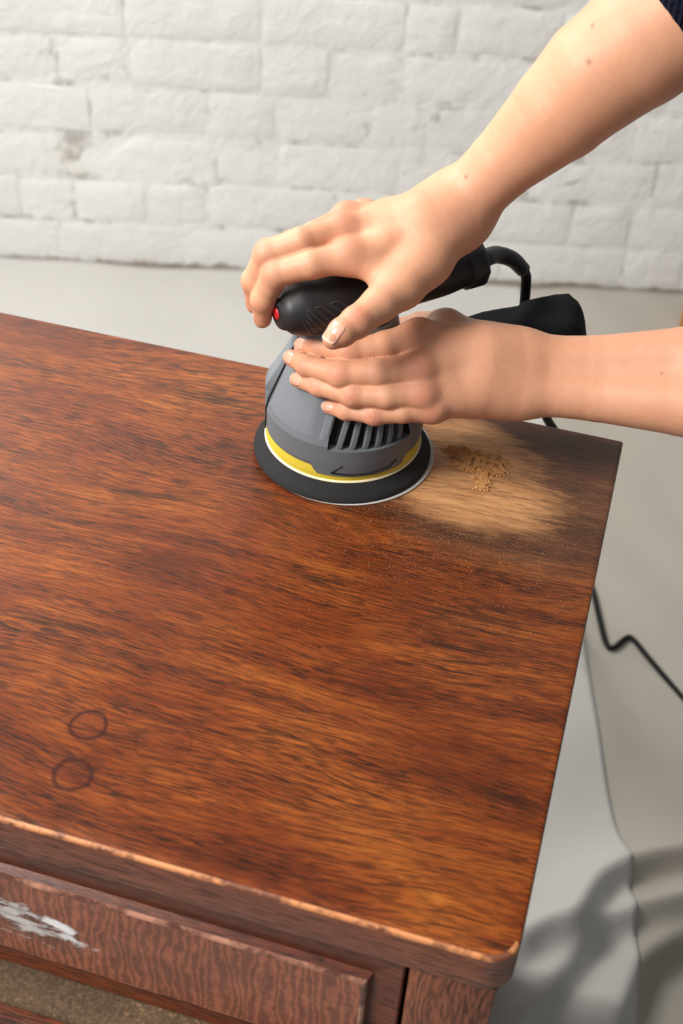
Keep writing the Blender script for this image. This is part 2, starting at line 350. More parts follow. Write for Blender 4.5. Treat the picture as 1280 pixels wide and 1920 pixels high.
for row in range(0, 28):
    a = sorted(anchor.get(row, [100+(row % 2)*118+236*k for k in range(5)]))
    xs = list(a)
    while xs[0] > -1400: xs.insert(0, xs[0]-236)
    while xs[-1] < 2700: xs.append(xs[-1]+(236 if row % 3 else 118 if len(xs) % 2 else 236))
    for x0, x1 in zip(xs[:-1], xs[1:]):
        L = x1-x0-6; src = 222 if L > 160 else 108; me = random.choice(BM[src])
        M_ = Matrix.Translation(((x0+3)*S, random.uniform(-.9, .6)*S, (row*RH_+3.5+random.uniform(-1, 1))*S)) @ Matrix.Diagonal((L/src, 1, random.uniform(.98, 1.02), 1))
        if row < 15 and -560 < x0 < 2050:
            o = bpy.data.objects.new('brick', me); C.objects.link(o); o.parent = wall; o.matrix_local = M_
        else:
            n0 = len(rest.verts); rest.from_mesh(me); rest.verts.ensure_lookup_table()
            for v in rest.verts[n0:]: v.co = M_ @ v.co
ro = from_bm('bricks', rest, M_brick, wall, True); tag(ro, kind='stuff')

# ------------------------------------------------------------------ floor and drop cloths
fl = box('floor', -2600, 2400, -1500, 2800, -760, -708, flat('concrete_floor', (0.30, 0.29, 0.27), 0.8, var=.2), None, 0); tag(fl, kind='structure')
def seam_x(y):
    ys = np.array([-1400, 52, 258, 592, 1100, 2600]); xs = np.array([560, 343, 299, 212, 95, -250]); return np.interp(y, ys, xs)
RIDGES = [([(187.0, 56.0), (201.0, 76.0), (212.0, 93.0), (231.0, 107.0), (252.0, 116.0), (262.0, 147.0), (277.0, 185.0), (300.0, 213.0), (308.0, 220.0), (334.0, 238.0), (367.0, 253.0), (407.0, 269.0)], 46), ([(208.0, -7.0), (235.0, 39.0), (257.0, 78.0), (275.0, 121.0), (291.0, 139.0), (308.0, 151.0), (324.0, 167.0), (342.0, 177.0), (373.0, 194.0), (412.0, 216.0)], 38), ([(308.0, 6.0), (319.0, 57.0), (331.0, 106.0), (354.0, 138.0), (376.0, 158.0), (413.0, 194.0)], 38)]
def fold_h(x, y):
    """soft folds: each has a crest line, a gentle far side and a steep near side"""
    h = np.zeros(np.broadcast(x, y).shape)
    for pts, H in RIDGES:
        P = catmull([(p[0], p[1], 0) for p in pts], 4)[:, :2]; best = np.full(h.shape, 1e9); sg = np.zeros(h.shape); al = np.zeros(h.shape)
        for i in range(len(P)-1):
            a, d = P[i], P[i+1]-P[i]; L2 = d@d; t = np.clip(((x-a[0])*d[0]+(y-a[1])*d[1])/L2, 0, 1)
            ex, ey = x-a[0]-t*d[0], y-a[1]-t*d[1]; q = ex*ex+ey*ey; m = q < best
            best = np.where(m, q, best); sg = np.where(m, np.sign(d[0]*(y-a[1])-d[1]*(x-a[0])), sg); al = np.where(m, (i+t)/(len(P)-1), al)
        r = np.sqrt(best); fade = np.clip(al/.15, 0, 1)
        h = np.maximum(h, 0)+H*fade*np.where(sg > 0, np.exp(-(r/46)**1.6), np.exp(-(r/17)**2))
    h = h+4*np.sin(x/170+y/260)*np.sin(y/190-1)+2.2*np.sin(x/60+y/90+2)
    h = h+5*np.exp(-((y-520-(x-250)*.25)/28)**2)*np.exp(-((x-420)/160)**2)+4*np.exp(-((y-860-(x-250)*.1)/22)**2)*np.exp(-((x-400)/260)**2)
    h = h+1.5*np.sin((x*0.9+y*0.35)/23+3*np.sin(y/120))*np.exp(-((x-330)/220)**2)+1.2*np.sin(y/31+2*np.sin(x/80))
    return h
def cloth_grid(name, xs, ys, zoff, mat, clip=None):
    X, Y = np.meshgrid(xs, ys)
    if clip is not None:
        f = (X-xs[0])/(xs[-1]-xs[0]); X = xs[0]+(clip(Y)-xs[0])*f
    yw = WP[1]+(X-WP[0])*math.tan(WA)-1.0; ym = ys[-1]
    Y = np.where(Y > 620, 620+(Y-620)*(yw-620)/(ym-620), Y)
    Z = -702.5+fold_h(X, Y)+zoff
    V = np.stack([X.ravel(), Y.ravel(), Z.ravel()], 1); nx, ny = len(xs), len(ys)
    i = (np.arange(ny-1)[:, None]*nx+np.arange(nx-1)[None, :]).ravel()
    F = np.stack([i, i+1, i+nx+1, i+nx], 1)
    o = mesh(name, V, F.tolist(), mat)
    md = o.modifiers.new('thickness', 'SOLIDIFY'); md.thickness = 0.0012; md.offset = -1
    return o
def dense(a, b, lo, hi, fine, coarse):
    out = [a]; 
    while out[-1] < b: out.append(out[-1]+(fine if lo <= out[-1] <= hi else coarse))
    return np.array(out)
cl = cloth_grid('drop_cloth', dense(-1700, 1500, 60, 520, 6, 30), dense(-900, 1700, -150, 420, 6, 25), 0, M_cloth_d)
tag(cl, 'beige canvas drop cloth with deep folds lying on the floor right of the desk', 'drop cloth')
cl2 = cloth_grid('drop_cloth', dense(-1800, 300, -20, 300, 6, 40), dense(-880, 1700, -150, 600, 6, 25), 3.2, M_cloth_l, seam_x)
tag(cl2, 'pale grey dust sheet spread on the floor behind the desk up to the brick wall', 'drop cloth')
# orange-brown wooden block at the foot of the wall, cut by the right edge of the photograph
wb = box('wooden_block', 268, 420, 1470, 1515, -700, -655, flat('orange_wood', (0.50, 0.20, 0.05), 0.45, var=.3, bscale=60), None, 4)
tag(wb, 'small orange-brown wooden block lying on the sheet near the brick wall', 'wood block')

# ------------------------------------------------------------------ desk
desk = empty('desk', (0, 0, -711)); desk.location = (0, 0, 0)
tag(desk, 'reddish brown stained wooden desk with drawers, its corner partly sanded bare', 'desk')
def slab():
    x0, x1, y0, y1, z0, z1, R, b = -900, 190, -358.3, 80.7, -27.0, 0, 15, 2.0
    def outline(ins):
        P = []
        X0, X1, Y0, Y1 = x0+ins, x1-ins, y0+ins, y1-ins
        for (cx, cy, a0, r) in ((X1-R, Y0+R, -90, R), (X1-1.5, Y1-1.5, 0, 1.5), (X0+4, Y1-4, 90, 4), (X0+R, Y0+R, 180, R)):
            for k in range(9): a = math.radians(a0+90*k/8); P.append((cx+r*math.cos(a), cy+r*math.sin(a)))
        return P
    lv = [(0.9, z0), (0, z0+0.9), (0, z1-b), (b*.35, z1-b*.35), (b*1.15, z1)]
    V = []; F = []; mi = []
    for ins, z in lv: V += [(x, y, z) for x, y in outline(ins)]
    n = 36
    for i in range(len(lv)-1):
        for k in range(n):
            F.append((i*n+k, i*n+(k+1) % n, (i+1)*n+(k+1) % n, (i+1)*n+k))
            front = k in range(0, 7) or k in range(27, 36)
            mi.append(1 if i < 2 else (2 if front else (3 if i == 2 else 0)))
    F.append(tuple(range(4*n, 5*n))); mi.append(0); F.append(tuple(reversed(range(0, n)))); mi.append(1)
    o = mesh('desktop', V, F, [M_top, M_side, M_worn, M_edge_dark], desk)
    for p, k in zip(o.data.polygons, mi): p.material_index = k
    smooth_by_angle(o, 30); return o
slab()
YF = -353.0
box('side_panel', 166, 183.5, YF+18, 66, -690, -27, M_post, desk, 1.5)
box('side_panel', -893, -875, YF+2, 66, -690, -27, M_post, desk, 1.5)
box('back_panel', -875, 166, 58, 64, -690, -27, M_side, desk, .5)
box('post', 140.2, 183.5, -357.0, YF+18, -690, -27, M_post, desk, 1.6)
box('post', -893, -866, -357.0, YF+2, -690, -27, M_post, desk, 1.6)
for sx in (176, -884):
    for sy in (-335, 50):
        o = tube('leg', [(sx, sy, -700), (sx, sy, -696), (sx, sy, -690)], [15, 19, 21], M_post, desk, 20)
def raised_front(name, x0, x1, z0, z1, yo, yf, bw, mat_field, handle_x, depth=350):
    """drawer front: cove-moulded border stepping up to a raised field"""
    rings = [(0, yo+14), (0, yo-2.4), (1, yo-3.4), (bw*0.45, yo-2.0), (bw*0.82, yo-0.2), (bw*0.93, yf+1.4), (bw, yf+0.2), (bw+1.2, yf)]
    V = []; F = []; mi = []
    for ins, y in rings: V += [(x0+ins, y, z0+ins), (x1-ins, y, z0+ins), (x1-ins, y, z1-ins*1.3), (x0+ins, y, z1-ins*1.3)]
    for i in range(len(rings)-1):
        for k in range(4):
            F.append((i*4+k, i*4+(k+1) % 4, (i+1)*4+(k+1) % 4, (i+1)*4+k)); mi.append(1 if i < 5 else 2)
    e = (len(rings)-1)*4; F.append((e, e+1, e+2, e+3)); mi.append(0); F.append((3, 2, 1, 0)); mi.append(1)
    d = empty('drawer'); d.parent = desk
    o = mesh('drawer_front', V, F, [mat_field, M_bevel, M_worn_soft], d, smooth=False)
    for p, k in zip(o.data.polygons, mi): p.material_index = k
    bm = bmesh.new()
    box_bm(x0+8, x0+20, yo+14, yo+depth, z0+6, z1-12, .5, 1, bm); box_bm(x1-20, x1-8, yo+14, yo+depth, z0+6, z1-12, .5, 1, bm)
    box_bm(x0+20, x1-20, yo+14, yo+depth, z0+8, z0+14, .3, 1, bm); box_bm(x0+20, x1-20, yo+depth-10, yo+depth, z0+14, z1-14, .5, 1, bm)
    from_bm('drawer_box', bm, M_side, d)
    return d
def worn_soft():
    m, nt, b = new_mat('rubbed_edge_wood'); co = objc(nt)
    n = noise_t(nt, mapping(nt, co, (30, 30, 30)), 1.0, 5, 0.7)
    k = ramp(nt, n, [(0.46, 0.0), (0.60, 1.0)])
    c = mix(nt, k, (0.10, 0.035, 0.022), (0.42, 0.20, 0.13)); lk(nt, c, b.inputs['Base Color']); setin(b, 'Roughness', 0.28)
    return m
M_worn_soft = worn_soft()
raised_front('drawer', -864, 138.0, -146.5, -28.0, -352.5, -358.0, 19.5, M_panel, 0)
# dusty divider rail below the top drawer, its rounded lip standing out from the front
V = []; F = []; prof = [(-345, -152), (-352, -150.5), (-365, -150.6), (-371, -151.4), (-374.3, -153.2), (-375.5, -155.5), (-375.5, -157.2), (-345, -157.2)]
for x in (-864, 139.5): V += [(x, y, z) for y, z in prof]
n = len(prof); F = [(k, (k+1) % n, n+(k+1) % n, n+k) for k in range(n)]+[tuple(range(n)), tuple(reversed(range(n, 2*n)))]
rl = mesh('divider_rail', V, F, M_dusty, desk, smooth=False); smooth_by_angle(rl, 50)
box('drawer_shelf', -864, 139, -344, 55, -157.2, -152, M_side, desk, .3)
raised_front('drawer', -864, 138.0, -400, -158.6, -380, -387.5, 19.5, M_post, 0, 380)
raised_front('drawer', -864, 138.0, -655, -405, -383, -388.5, 19.5, M_post, 0, 380)

# ------------------------------------------------------------------ sanding dust
M_dust = flat('saw_dust', (0.56, 0.295, 0.115), 0.95, 0.1, var=.35)
M_speck = flat('pale_dust', (0.60, 0.36, 0.21), 0.9, 0.2)
def grains(name, pts, sizes, mat):
    tet = np.array([(1, 1, 1), (1, -1, -1), (-1, 1, -1), (-1, -1, 1)], float)
    n = len(pts); q = rng.normal(size=(n, 3, 3)); Q, _ = np.linalg.qr(q)
    V = (np.einsum('ij,njk->nik', tet, Q)*sizes[:, None, None]+pts[:, None, :]).reshape(-1, 3)
    F = np.array([(0, 1, 2), (0, 3, 1), (0, 2, 3), (1, 3, 2)]); F = (F[None]+np.arange(n)[:, None, None]*4).reshape(-1, 3)
    return mesh(name, V, F.tolist(), mat, None, False)
def pile_pts(n):
    cs = [(78, 26, 8, 5), (88, 23, 10, 6), (99, 22, 10, 6), (107, 24, 7, 5), (93, 12, 9, 6), (101, 4, 6, 7), (103, -6, 4, 5), (110, 14, 5, 6), (84, 12, 5, 4)]
    wts = np.array([10, 20, 18, 10, 14, 10, 6, 8, 4.0]); wts /= wts.sum(); k = rng.choice(len(cs), n, p=wts); c_ = np.array(cs)[k]
    P = np.stack([c_[:, 0]+rng.normal(size=n)*c_[:, 2]*.5, c_[:, 1]+rng.normal(size=n)*c_[:, 3]*.5], 1)
    keep = np.array([noise.noise(Vector((p[0]*.28, p[1]*.28, 3.0))) for p in P]) > -0.16
    P = P[keep]; d = np.array([noise.noise(Vector((p[0]*.22, p[1]*.22, 9.0))) for p in P])
    z = rng.uniform(0.2, 1.0, len(P))*(0.9+1.0*np.clip(d, -.5, 1))
    return np.stack([P[:, 0], P[:, 1], z], 1)
pp = pile_pts(10000)
tag(grains('sawdust_pile', pp, rng.uniform(.25, .62, len(pp)), M_dust), 'small heap of tan sawdust on the bare patch right of the sander', 'sawdust', kind='stuff')
n = 3200; a = rng.uniform(0, 2*math.pi, n); r = np.abs(rng.normal(size=n))*75+20
P = np.stack([95+np.cos(a)*r*1.0, -35+np.sin(a)*r*.9, np.full(n, .15)], 1)
P = P[(P[:, 0] < 186) & (P[:, 1] < 78) & (P[:, 1] > -350) & (P[:, 0] > -150) & (np.hypot(P[:, 0], P[:, 1]) > 64)]
tag(grains('sawdust_specks', P, rng.uniform(.06, .20, len(P)), M_speck), 'fine pale sawdust specks scattered over the red-brown desktop around the sander', 'sawdust', kind='stuff')

# ------------------------------------------------------------------ sander
sander = empty('electric_sander', (0, 0, 0)); tag(sander, 'grey and black random orbit sander with yellow backing pad standing on the desktop', 'sander')
M_grey = flat('grey_plastic', (0.118, 0.130, 0.143), 0.46, 0.45, 900, 0.12, 0.0002, var=.10)
M_grey_lit = flat('grey_plastic_lit', (0.150, 0.166, 0.182), 0.44, 0.45, 900, 0.12, 0.0002, var=.06)  # same grey made lighter: light on the sloping facets put into the colour
M_black = flat('black_rubber', (0.015, 0.015, 0.016), 0.48, 0.42, 1500, 0.2, 0.0002)
M_hole = flat('vent_dark', (0.004, 0.004, 0.005), 0.8)
M_foam = flat('black_foam', (0.030, 0.030, 0.031), 0.95, 0.2, 2600, 1.0, 0.0008, var=.35)
M_yellow = flat('yellow_plastic', (0.55, 0.42, 0.035), 0.45, 0.5, 200, .05)
M_cream = flat('cream_hook_pad', (0.85, 0.78, 0.52), 0.9, .2, 1200, .8, .0004)
M_abr = flat('sandpaper_edge', (0.62, 0.60, 0.56), 0.95, .1, 1500, .8, .0003)
M_grip = flat('grip_edge_rubber', (0.045, 0.045, 0.048), 0.35)
M_red = flat('red_switch', (0.55, 0.015, 0.02), 0.35)
M_bag = flat('black_fabric', (0.006, 0.006, 0.007), 0.9, 0.12, 1400, 0.7, 0.0003)
lathe('sanding_disc', [(0, 0.1), (62.0, 0.1), (62.5, 0.4), (62.6, 1.1), (62.1, 1.7), (0, 1.7)], M_abr, sander).location = (0.0024, 0.0012, 0)
lathe('foam_pad', [(0, 1.8), (61.6, 1.8), (62.3, 2.2), (62.3, 4.0), (60.8, 6.3), (57.5, 10.0), (54.6, 13.2), (40, 13.2)], M_foam, sander)
lathe('hook_pad_rim', [(50, 13.2), (54.4, 13.2), (54.9, 14.0), (54.5, 14.9), (50, 14.9)], M_cream, sander)
lathe('backing_plate', [(45, 14.9), (53.6, 14.9), (53.9, 16), (53.3, 20), (52.0, 25), (46, 27)], M_yellow, sander)
DEG = math.radians
def lerp(a, b, t): return a+(b-a)*t
def sstep(a, b, x): t = min(1, max(0, (x-a)/(b-a))); return t*t*(3-2*t)
VA0, VA1 = 274.0, 338.0
def cone_r(z, th):
    """housing radius at height z: skirt, shoulder, cone, neck"""
    f = sstep(204, 209, th)*(1-sstep(336, 345, th))           # 1 on the front side where the shoulder is cut lower
    zs = lerp(57.0, 42.0, f)
    if z <= zs: return 54.8
    top = 92.0; t = min(1, (z-zs)/(top-zs))
    if f < .5: return lerp(54.8, 36.0, t**0.92)
    return lerp(54.8, 36.0, t)
def housing():
    ths = sorted(set([i*3.0 for i in range(120)]+[207.5, 208.3, VA0, VA0+.4, VA1, VA1-.4, 262.0, 268.0]))
    V = []; F = []; mi = []
    def lip(th):   # the skirt hangs lower on the near right side
        d = sstep(262, 266, th)*(1-sstep(332, 338, th)); return lerp(24.5, 18.5, d)
    zprof = [None, None, 27, 31, 36, 39.5, 40.3, 42, 44.5, 49, 54, 57, 60, 66, 72, 77.3, 78.2, 84, 92, 100, 110, 117]
    for zi, z in enumerate(zprof):
        for th in ths:
            if zi == 0: zz = lip(th)+0.6; r = 50.5
            elif zi == 1: zz = lip(th); r = 54.0
            else: zz = z; r = cone_r(z, th)
            if zi >= 18: r = {18: 36.0, 19: 33.5, 20: 31.5, 21: 30}[zi]
            if zi == 2 and 0: r = 54.8
            if VA0+.2 < th < VA1-.2 and 6 <= zi <= 15: r = r-6.5
            if abs(th-207.9) < .6 and zi > 1: r -= 0.8
            V.append((r*math.cos(DEG(th)), r*math.sin(DEG(th)), zz))
    n = len(ths)
    for i in range(len(zprof)-1):
        for k in range(n):
            F.append((i*n+k, i*n+(k+1) % n, (i+1)*n+(k+1) % n, (i+1)*n+k))
            tm = ths[k]; ins = VA0 <= tm < VA1 and 5 <= i <= 15
            mi.append(1 if ins and 6 <= i <= 14 else 0)
    o = mesh('housing', V, F, [M_grey, M_hole], sander)
    for p, k in zip(o.data.polygons, mi): p.material_index = k
    smooth_by_angle(o, 14); return o
housing()
def on_cone(th, z, off=0.0):
    r = cone_r(z, th % 360)+off; return np.array((r*math.cos(DEG(th)), r*math.sin(DEG(th)), z))
def bar(name, P0, P1, n0, n1, wdt, dep, mat, parent, segs=6, bow=0):
    """rounded-top rib following the cone between two surface points"""
    V = []; F = []; sec = [(-wdt/2, -dep), (-wdt/2, -0.7), (-wdt/2+.7, 0), (wdt/2-.7, 0), (wdt/2, -0.7), (wdt/2, -dep)]
    m = len(sec)
    for i in range(segs+1):
        t = i/segs; p = lerp(P0, P1, t); nn = lerp(n0, n1, t); nn = nn/np.linalg.norm(nn); d = P1-P0; d /= np.linalg.norm(d)
        s_ = np.cross(d, nn); s_ /= np.linalg.norm(s_)
        drop = 0 if 0 < i else 2.4
        for a, b_ in sec: V.append(p+s_*a+nn*(max(b_-drop, -dep)))
    for i in range(segs):
        for k in range(m): F.append((i*m+k, i*m+(k+1) % m, (i+1)*m+(k+1) % m, (i+1)*m+k))
    F += [tuple(reversed(range(m))), tuple(range(segs*m, segs*m+m))]
    o = mesh(name, V, F, mat, parent); smooth_by_angle(o, 30); return o
rad_n = lambda th, up=.5: np.array((math.cos(DEG(th)), math.sin(DEG(th)), up))
for k in range(6):
    th = 281.5+k*9.6
    bar('vent_rib', on_cone(th, 41.0, 0.2), on_cone(th+13, 78.5, -0.3), rad_n(th, .35), rad_n(th+13, .5), 4.0, 6.0, M_grey, sander)
# raised facet panel on the near side of the housing, with its creased right edge
def patch(name, th0, th1, z0, z1, off, mat, nt_=14, nz=8, slope=0.0, th0t=None, th1t=None):
    V = []; F = []
    for j in range(nz+1):
        v = j/nz; z = lerp(z0, z1, v); a0 = lerp(th0, th0 if th0t is None else th0t, v); a1 = lerp(th1, th1 if th1t is None else th1t, v)
        for i in range(nt_+1):
            u = i/nt_; th = lerp(a0, a1, u); V.append(on_cone(th, z, off if 0 < i < nt_ and 0 < j < nz else -0.6))
    F = [(j*(nt_+1)+i, j*(nt_+1)+i+1, (j+1)*(nt_+1)+i+1, (j+1)*(nt_+1)+i) for j in range(nz) for i in range(nt_)]
    o = mesh(name, V, F, mat, sander); smooth_by_angle(o, 25); return o
patch('front_facet', 209, 264, 42.8, 91, 0.35, M_grey_lit)
patch('shoulder_plate', 120, 207, 57.6, 91, 0.3, M_grey_lit, 20)
patch('facet_wedge', 265.5, 273.0, 42.6, 80, 0.5, M_grey_lit, 5, 6, th0t=272, th1t=281)
# skirt moulding: triangular notch outline and dust trapped on the lip
tube('skirt_groove', [np.array((54.9*math.cos(DEG(a)), 54.9*math.sin(DEG(a)), z)) for a, z in ((285, 28), (277, 21.5), (290, 20.8), (305, 20.8), (320, 22), (326, 26))], 0.45, M_hole, sander, 6)
tube('housing_seam', [on_cone(207.7, z, 0.15) for z in (24.5, 30, 36, 41, 42.2, 50, 58, 70, 80, 90)], 0.42, M_hole, sander, 6)
# handle
HC = catmull([(-37.0, -36.5, 123.0), (-31.5, -33.0, 124), (-24, -26, 125), (-10, -12, 126), (10, 9, 127), (30, 28, 127.5), (48, 44, 128), (60, 57, 129)], 6)
HR = np.interp(np.linspace(0, 1, len(HC)), [0, .05, .12, .25, .42, .6, .8, .93, 1.0], [8.6, 10.4, 13.8, 17.6, 18.8, 18.2, 16.0, 14.6, 14.2])
handle = tube('handle', HC, HR, M_black, sander, 40)
ax = np.array((0.70, 0.71, 0.05)); ax /= np.linalg.norm(ax)
e0 = HC[-1]
tube('handle_collar', [e0-ax*2, e0-ax*0.5, e0+ax*1, e0+ax*9, e0+ax*12, e0+ax*13.5], [14, 16.2, 17.2, 17.2, 16.4, 13], M_black, sander, 10)
tube('nose_ring', [HC[0]-ax*1.6, HC[0]-ax*1.2, HC[0]+ax*1.2, HC[0]+ax*3.0], [7.4, 8.8, 10.4, 10.9], M_black, sander, 32)
SW = np.array((-1.2, 1.2, 1.0))
tube('power_switch', [HC[0]+SW-ax*2.6, HC[0]+SW-ax*2.0, HC[0]+SW-ax*0.5], [3.0, 4.2, 4.6], M_red, sander, 28)
tube('handle_neck', [(-2, -2, 88), (-1, -1, 100), (0, 0, 112), (2, 2, 122)], [33, 27, 23, 17], M_grey, sander, 40)
# slanted grip outlines moulded in the near side of the handle
hbvh = BVHTree.FromPolygons([v.co for v in handle.data.vertices], [p.vertices[:] for p in handle.data.polygons])
def on_handle(s, ang):
    i = s*(len(HC)-1); k = min(int(i), len(HC)-2); f = i-k; c_ = lerp(HC[k], HC[k+1], f); r = lerp(HR[k], HR[k+1], f)
    sd = np.cross(ax, (0, 0, 1)); sd /= np.linalg.norm(sd)
    return c_+r*1.002*(math.cos(DEG(ang))*sd+math.sin(DEG(ang))*np.array((0, 0, 1.)))
for k in range(4):
    s0 = 0.10+k*0.085
    cs = [(s0, 30), (s0+.042, 30), (s0+.225, -40), (s0+.175, -40), (s0, 30)]
    pts = []
    for (a0, b0), (a1, b1) in zip(cs[:-1], cs[1:]):
        for q in range(6): pts.append(on_handle(lerp(a0, a1, q/6), lerp(b0, b1, q/6)))
    pts.append(pts[0]); tube('grip_outline', pts, 0.55, M_grip, sander, 6, False)
# strain relief and cord
sr = catmull([e0+ax*11, e0+ax*16+np.array((1, 1, .5)), (78, 84, 127), (88, 95, 120), (96, 104, 108.5)], 6)
tube('strain_relief', sr, np.interp(np.linspace(0, 1, len(sr)), [0, .8, 1], [6.6, 5.6, 5.2]), M_black, sander, 20)
cord = catmull([(94, 101.5, 111), (98, 107, 103), (99.5, 109, 90), (102, 118, 50), (112, 140, 0), (127, 170, -55), (140, 205, -110), (160, 300, -300), (170, 420, -520), (182, 600, -670), (195, 720, -702), (208, 701, -701), (226, 640, -698), (241, 596, -699), (252, 590, -699), (268, 616, -699), (279, 612, -699), (300, 588, -700), (352, 528, -700), (430, 440, -700), (560, 330, -700), (760, 250, -700)], 8)
tube('cord', cord, 3.7, flat('black_cord_rubber', (0.006, 0.006, 0.006), 0.6, 0.2), sander, 12)
# dust bag
def dust_bag():
    bm = bmesh.new(); bmesh.ops.create_cube(bm, size=2)
    bmesh.ops.subdivide_edges(bm, edges=bm.edges[:], cuts=7, use_grid_fill=True)
    o_, ux, uy = BAG
    for v in bm.verts:
        x, y, z = v.co; L = 1.0
        # superellipse rounding, wider and taller towards the far end
        k = 0.80+0.20*x
        px, py, pz = x, y, z
        rr = (abs(px)**5+abs(py)**5+abs(pz)**5)**0.2; px, py, pz = px/rr*max(abs(x), abs(y), abs(z)), py/rr*max(abs(x), abs(y), abs(z)), pz/rr*max(abs(x), abs(y), abs(z))
        wob = noise.noise(Vector((px*1.7, py*1.7, pz*1.7)))*1.6
        P = np.array(o_)+ux*(px*50)+uy*(py*27*k+wob)+np.array((0, 0, 1.))*(pz*25*k-2.0*(px**2)+wob+11.0*x)
        P = P-ux*(pz*8*(x > 0))
        v.co = Vector(P*S)
    o = from_bm('dust_bag', bm, M_bag, sander, True); return o
ba = DEG(6); BAG = ((99, 76, 68), np.array((math.cos(ba), math.sin(ba), 0)), np.array((-math.sin(ba), math.cos(ba), 0)))
bag = dust_bag()
sb = np.array(BAG[0]); tube('bag_seam', catmull([sb+BAG[1]*x-BAG[2]*y+np.array((0, 0, z)) for x, y, z in ((-30, 23.2, 8), (-10, 24.6, 10), (15, 26, 13.5), (32, 26.3, 16), (44, 24, 18))], 5)+np.array((0, 0, 4.)), 1.1, M_bag, bag, 8)
tube('dust_port', [(30, 30, 40), (48, 52, 45), (60, 64, 52)], [15, 14, 14], M_black, sander, 24)

# ------------------------------------------------------------------ person: signed distance modelling
RH={'index': [[1.7, -19.3, 163.0, 9.5], [-18.7, -30.7, 160.0, 9.1], [-40.7, -34.2, 151.0, 8.6], [-48.4, -35.2, 131.0, 7.4], [-49.1, -33.7, 116.0, 5.9]], 'middle': [[-7.5, -0.9, 171.0, 9.3], [-28.7, -21.5, 169.0, 8.5], [-48.2, -26.9, 159.0, 8.9], [-57.0, -26.9, 138.0, 7.9], [-57.2, -25.9, 120.0, 5.5]], 'ring': [[-11.6, 22.4, 167.0, 8.8], [-26.5, -0.3, 164.0, 7.7], [-41.1, -3.5, 156.0, 7.4], [-53.1, 1.9, 130.0, 6.9], [-52.7, 7.4, 112.0, 5.3]], 'pinky': [[-7.8, 49.6, 157.0, 8.4], [-18.0, 20.6, 150.0, 6.9], [-27.8, 18.9, 140.0, 6.3], [-32.5, 25.0, 118.0, 5.7], [-29.5, 29.4, 104.0, 4.7]], 'thumb': [[44.3, 1.2, 160.0, 16.6], [36.1, -21.6, 151.0, 13.7], [27.6, -39.8, 147.0, 11.3], [18.4, -58.5, 143.0, 9.3], [12.1, -68.5, 140.0, 8.6], [8.5, -74.0, 138.0, 6.3]], 'wrist': [[50.5, 30.9, 176.0, 18.8]], 'carpus': [[46.8, 18.7, 172.0, 17.3], [37.0, 17.5, 178.0, 13.9]], 'arm': [[54.1, 36.0, 177.6, 19.5], [78.9, 42.0, 211.0, 21.3], [108.5, 50.0, 247.4, 29.9], [125.6, 54.0, 270.0, 33.7], [145.9, 59.0, 290.1, 36.5], [170.7, 65.0, 312.9, 36.6], [187.4, 70.0, 328.3, 33.2]]}
LH={'index': [[47.5, -6.4, 108.0, 10.6], [28.4, -20.9, 106.0, 9.2], [8.4, -30.8, 103.4, 8.5], [-13.0, -26.4, 99.0, 6.5], [-26.2, -20.7, 93.7, 5.2]], 'middle': [[53.2, -25.5, 96.8, 10.5], [30.4, -39.0, 97.1, 8.8], [7.6, -44.5, 94.0, 8.1], [-17.4, -37.7, 90.3, 6.5], [-30.5, -29.3, 88.1, 5.5]], 'ring': [[58.8, -34.1, 85.3, 9.8], [38.1, -45.0, 84.9, 8.1], [17.1, -48.7, 83.4, 7.4], [-7.0, -43.4, 80.7, 6.2], [-23.2, -37.6, 78.1, 5.2]], 'pinky': [[66.6, -33.2, 74.9, 8.9], [49.0, -43.3, 74.4, 7.1], [31.9, -48.5, 71.6, 6.6], [12.8, -48.2, 69.6, 5.7], [0.5, -45.1, 67.4, 4.8]], 'thumb': [[80.2, 23.7, 90.1, 14.9], [57.5, 35.4, 91.3, 13.6], [39.3, 45.1, 82.8, 11.0], [20.5, 47.8, 72.7, 9.6], [5.9, 46.4, 65.8, 7.5]], 'carpus': [[88.6, 6.1, 95.3, 20.1], [92.7, -5.3, 81.0, 19.4]], 'arm': [[[109.2, 15.6, 94.2, 16.4], [133.7, 20.0, 95.5, 14.6], [160.5, 23.9, 98.6, 15.2], [212.9, 29.0, 108.4, 19.8], [251.7, 20.5, 115.6, 25.0], [283.0, 5.7, 120.6, 27.6]], [[114.3, 0.1, 78.1, 16.0], [138.6, 4.8, 79.7, 15.6], [165.7, 7.8, 81.8, 16.6], [218.7, 8.5, 89.3, 21.4], [257.3, 2.5, 96.4, 24.9], [287.3, -6.2, 105.8, 27.6]]]}
MOLES = [((115.5, 82.6, 287.7), 1.0), ((118.3, 69.0, 271.2), 1.3), ((63.1, 6.9, 215.3), 1.0), ((199.9, -31.5, 132.3), 0.6)]
CUFF_T = 0.80
CUFF_OFF = np.array((0, 0, 0.))
CUFF_AX = np.array(RH["arm"][5][:3])-np.array(RH["arm"][4][:3])
CUFF_R = 39

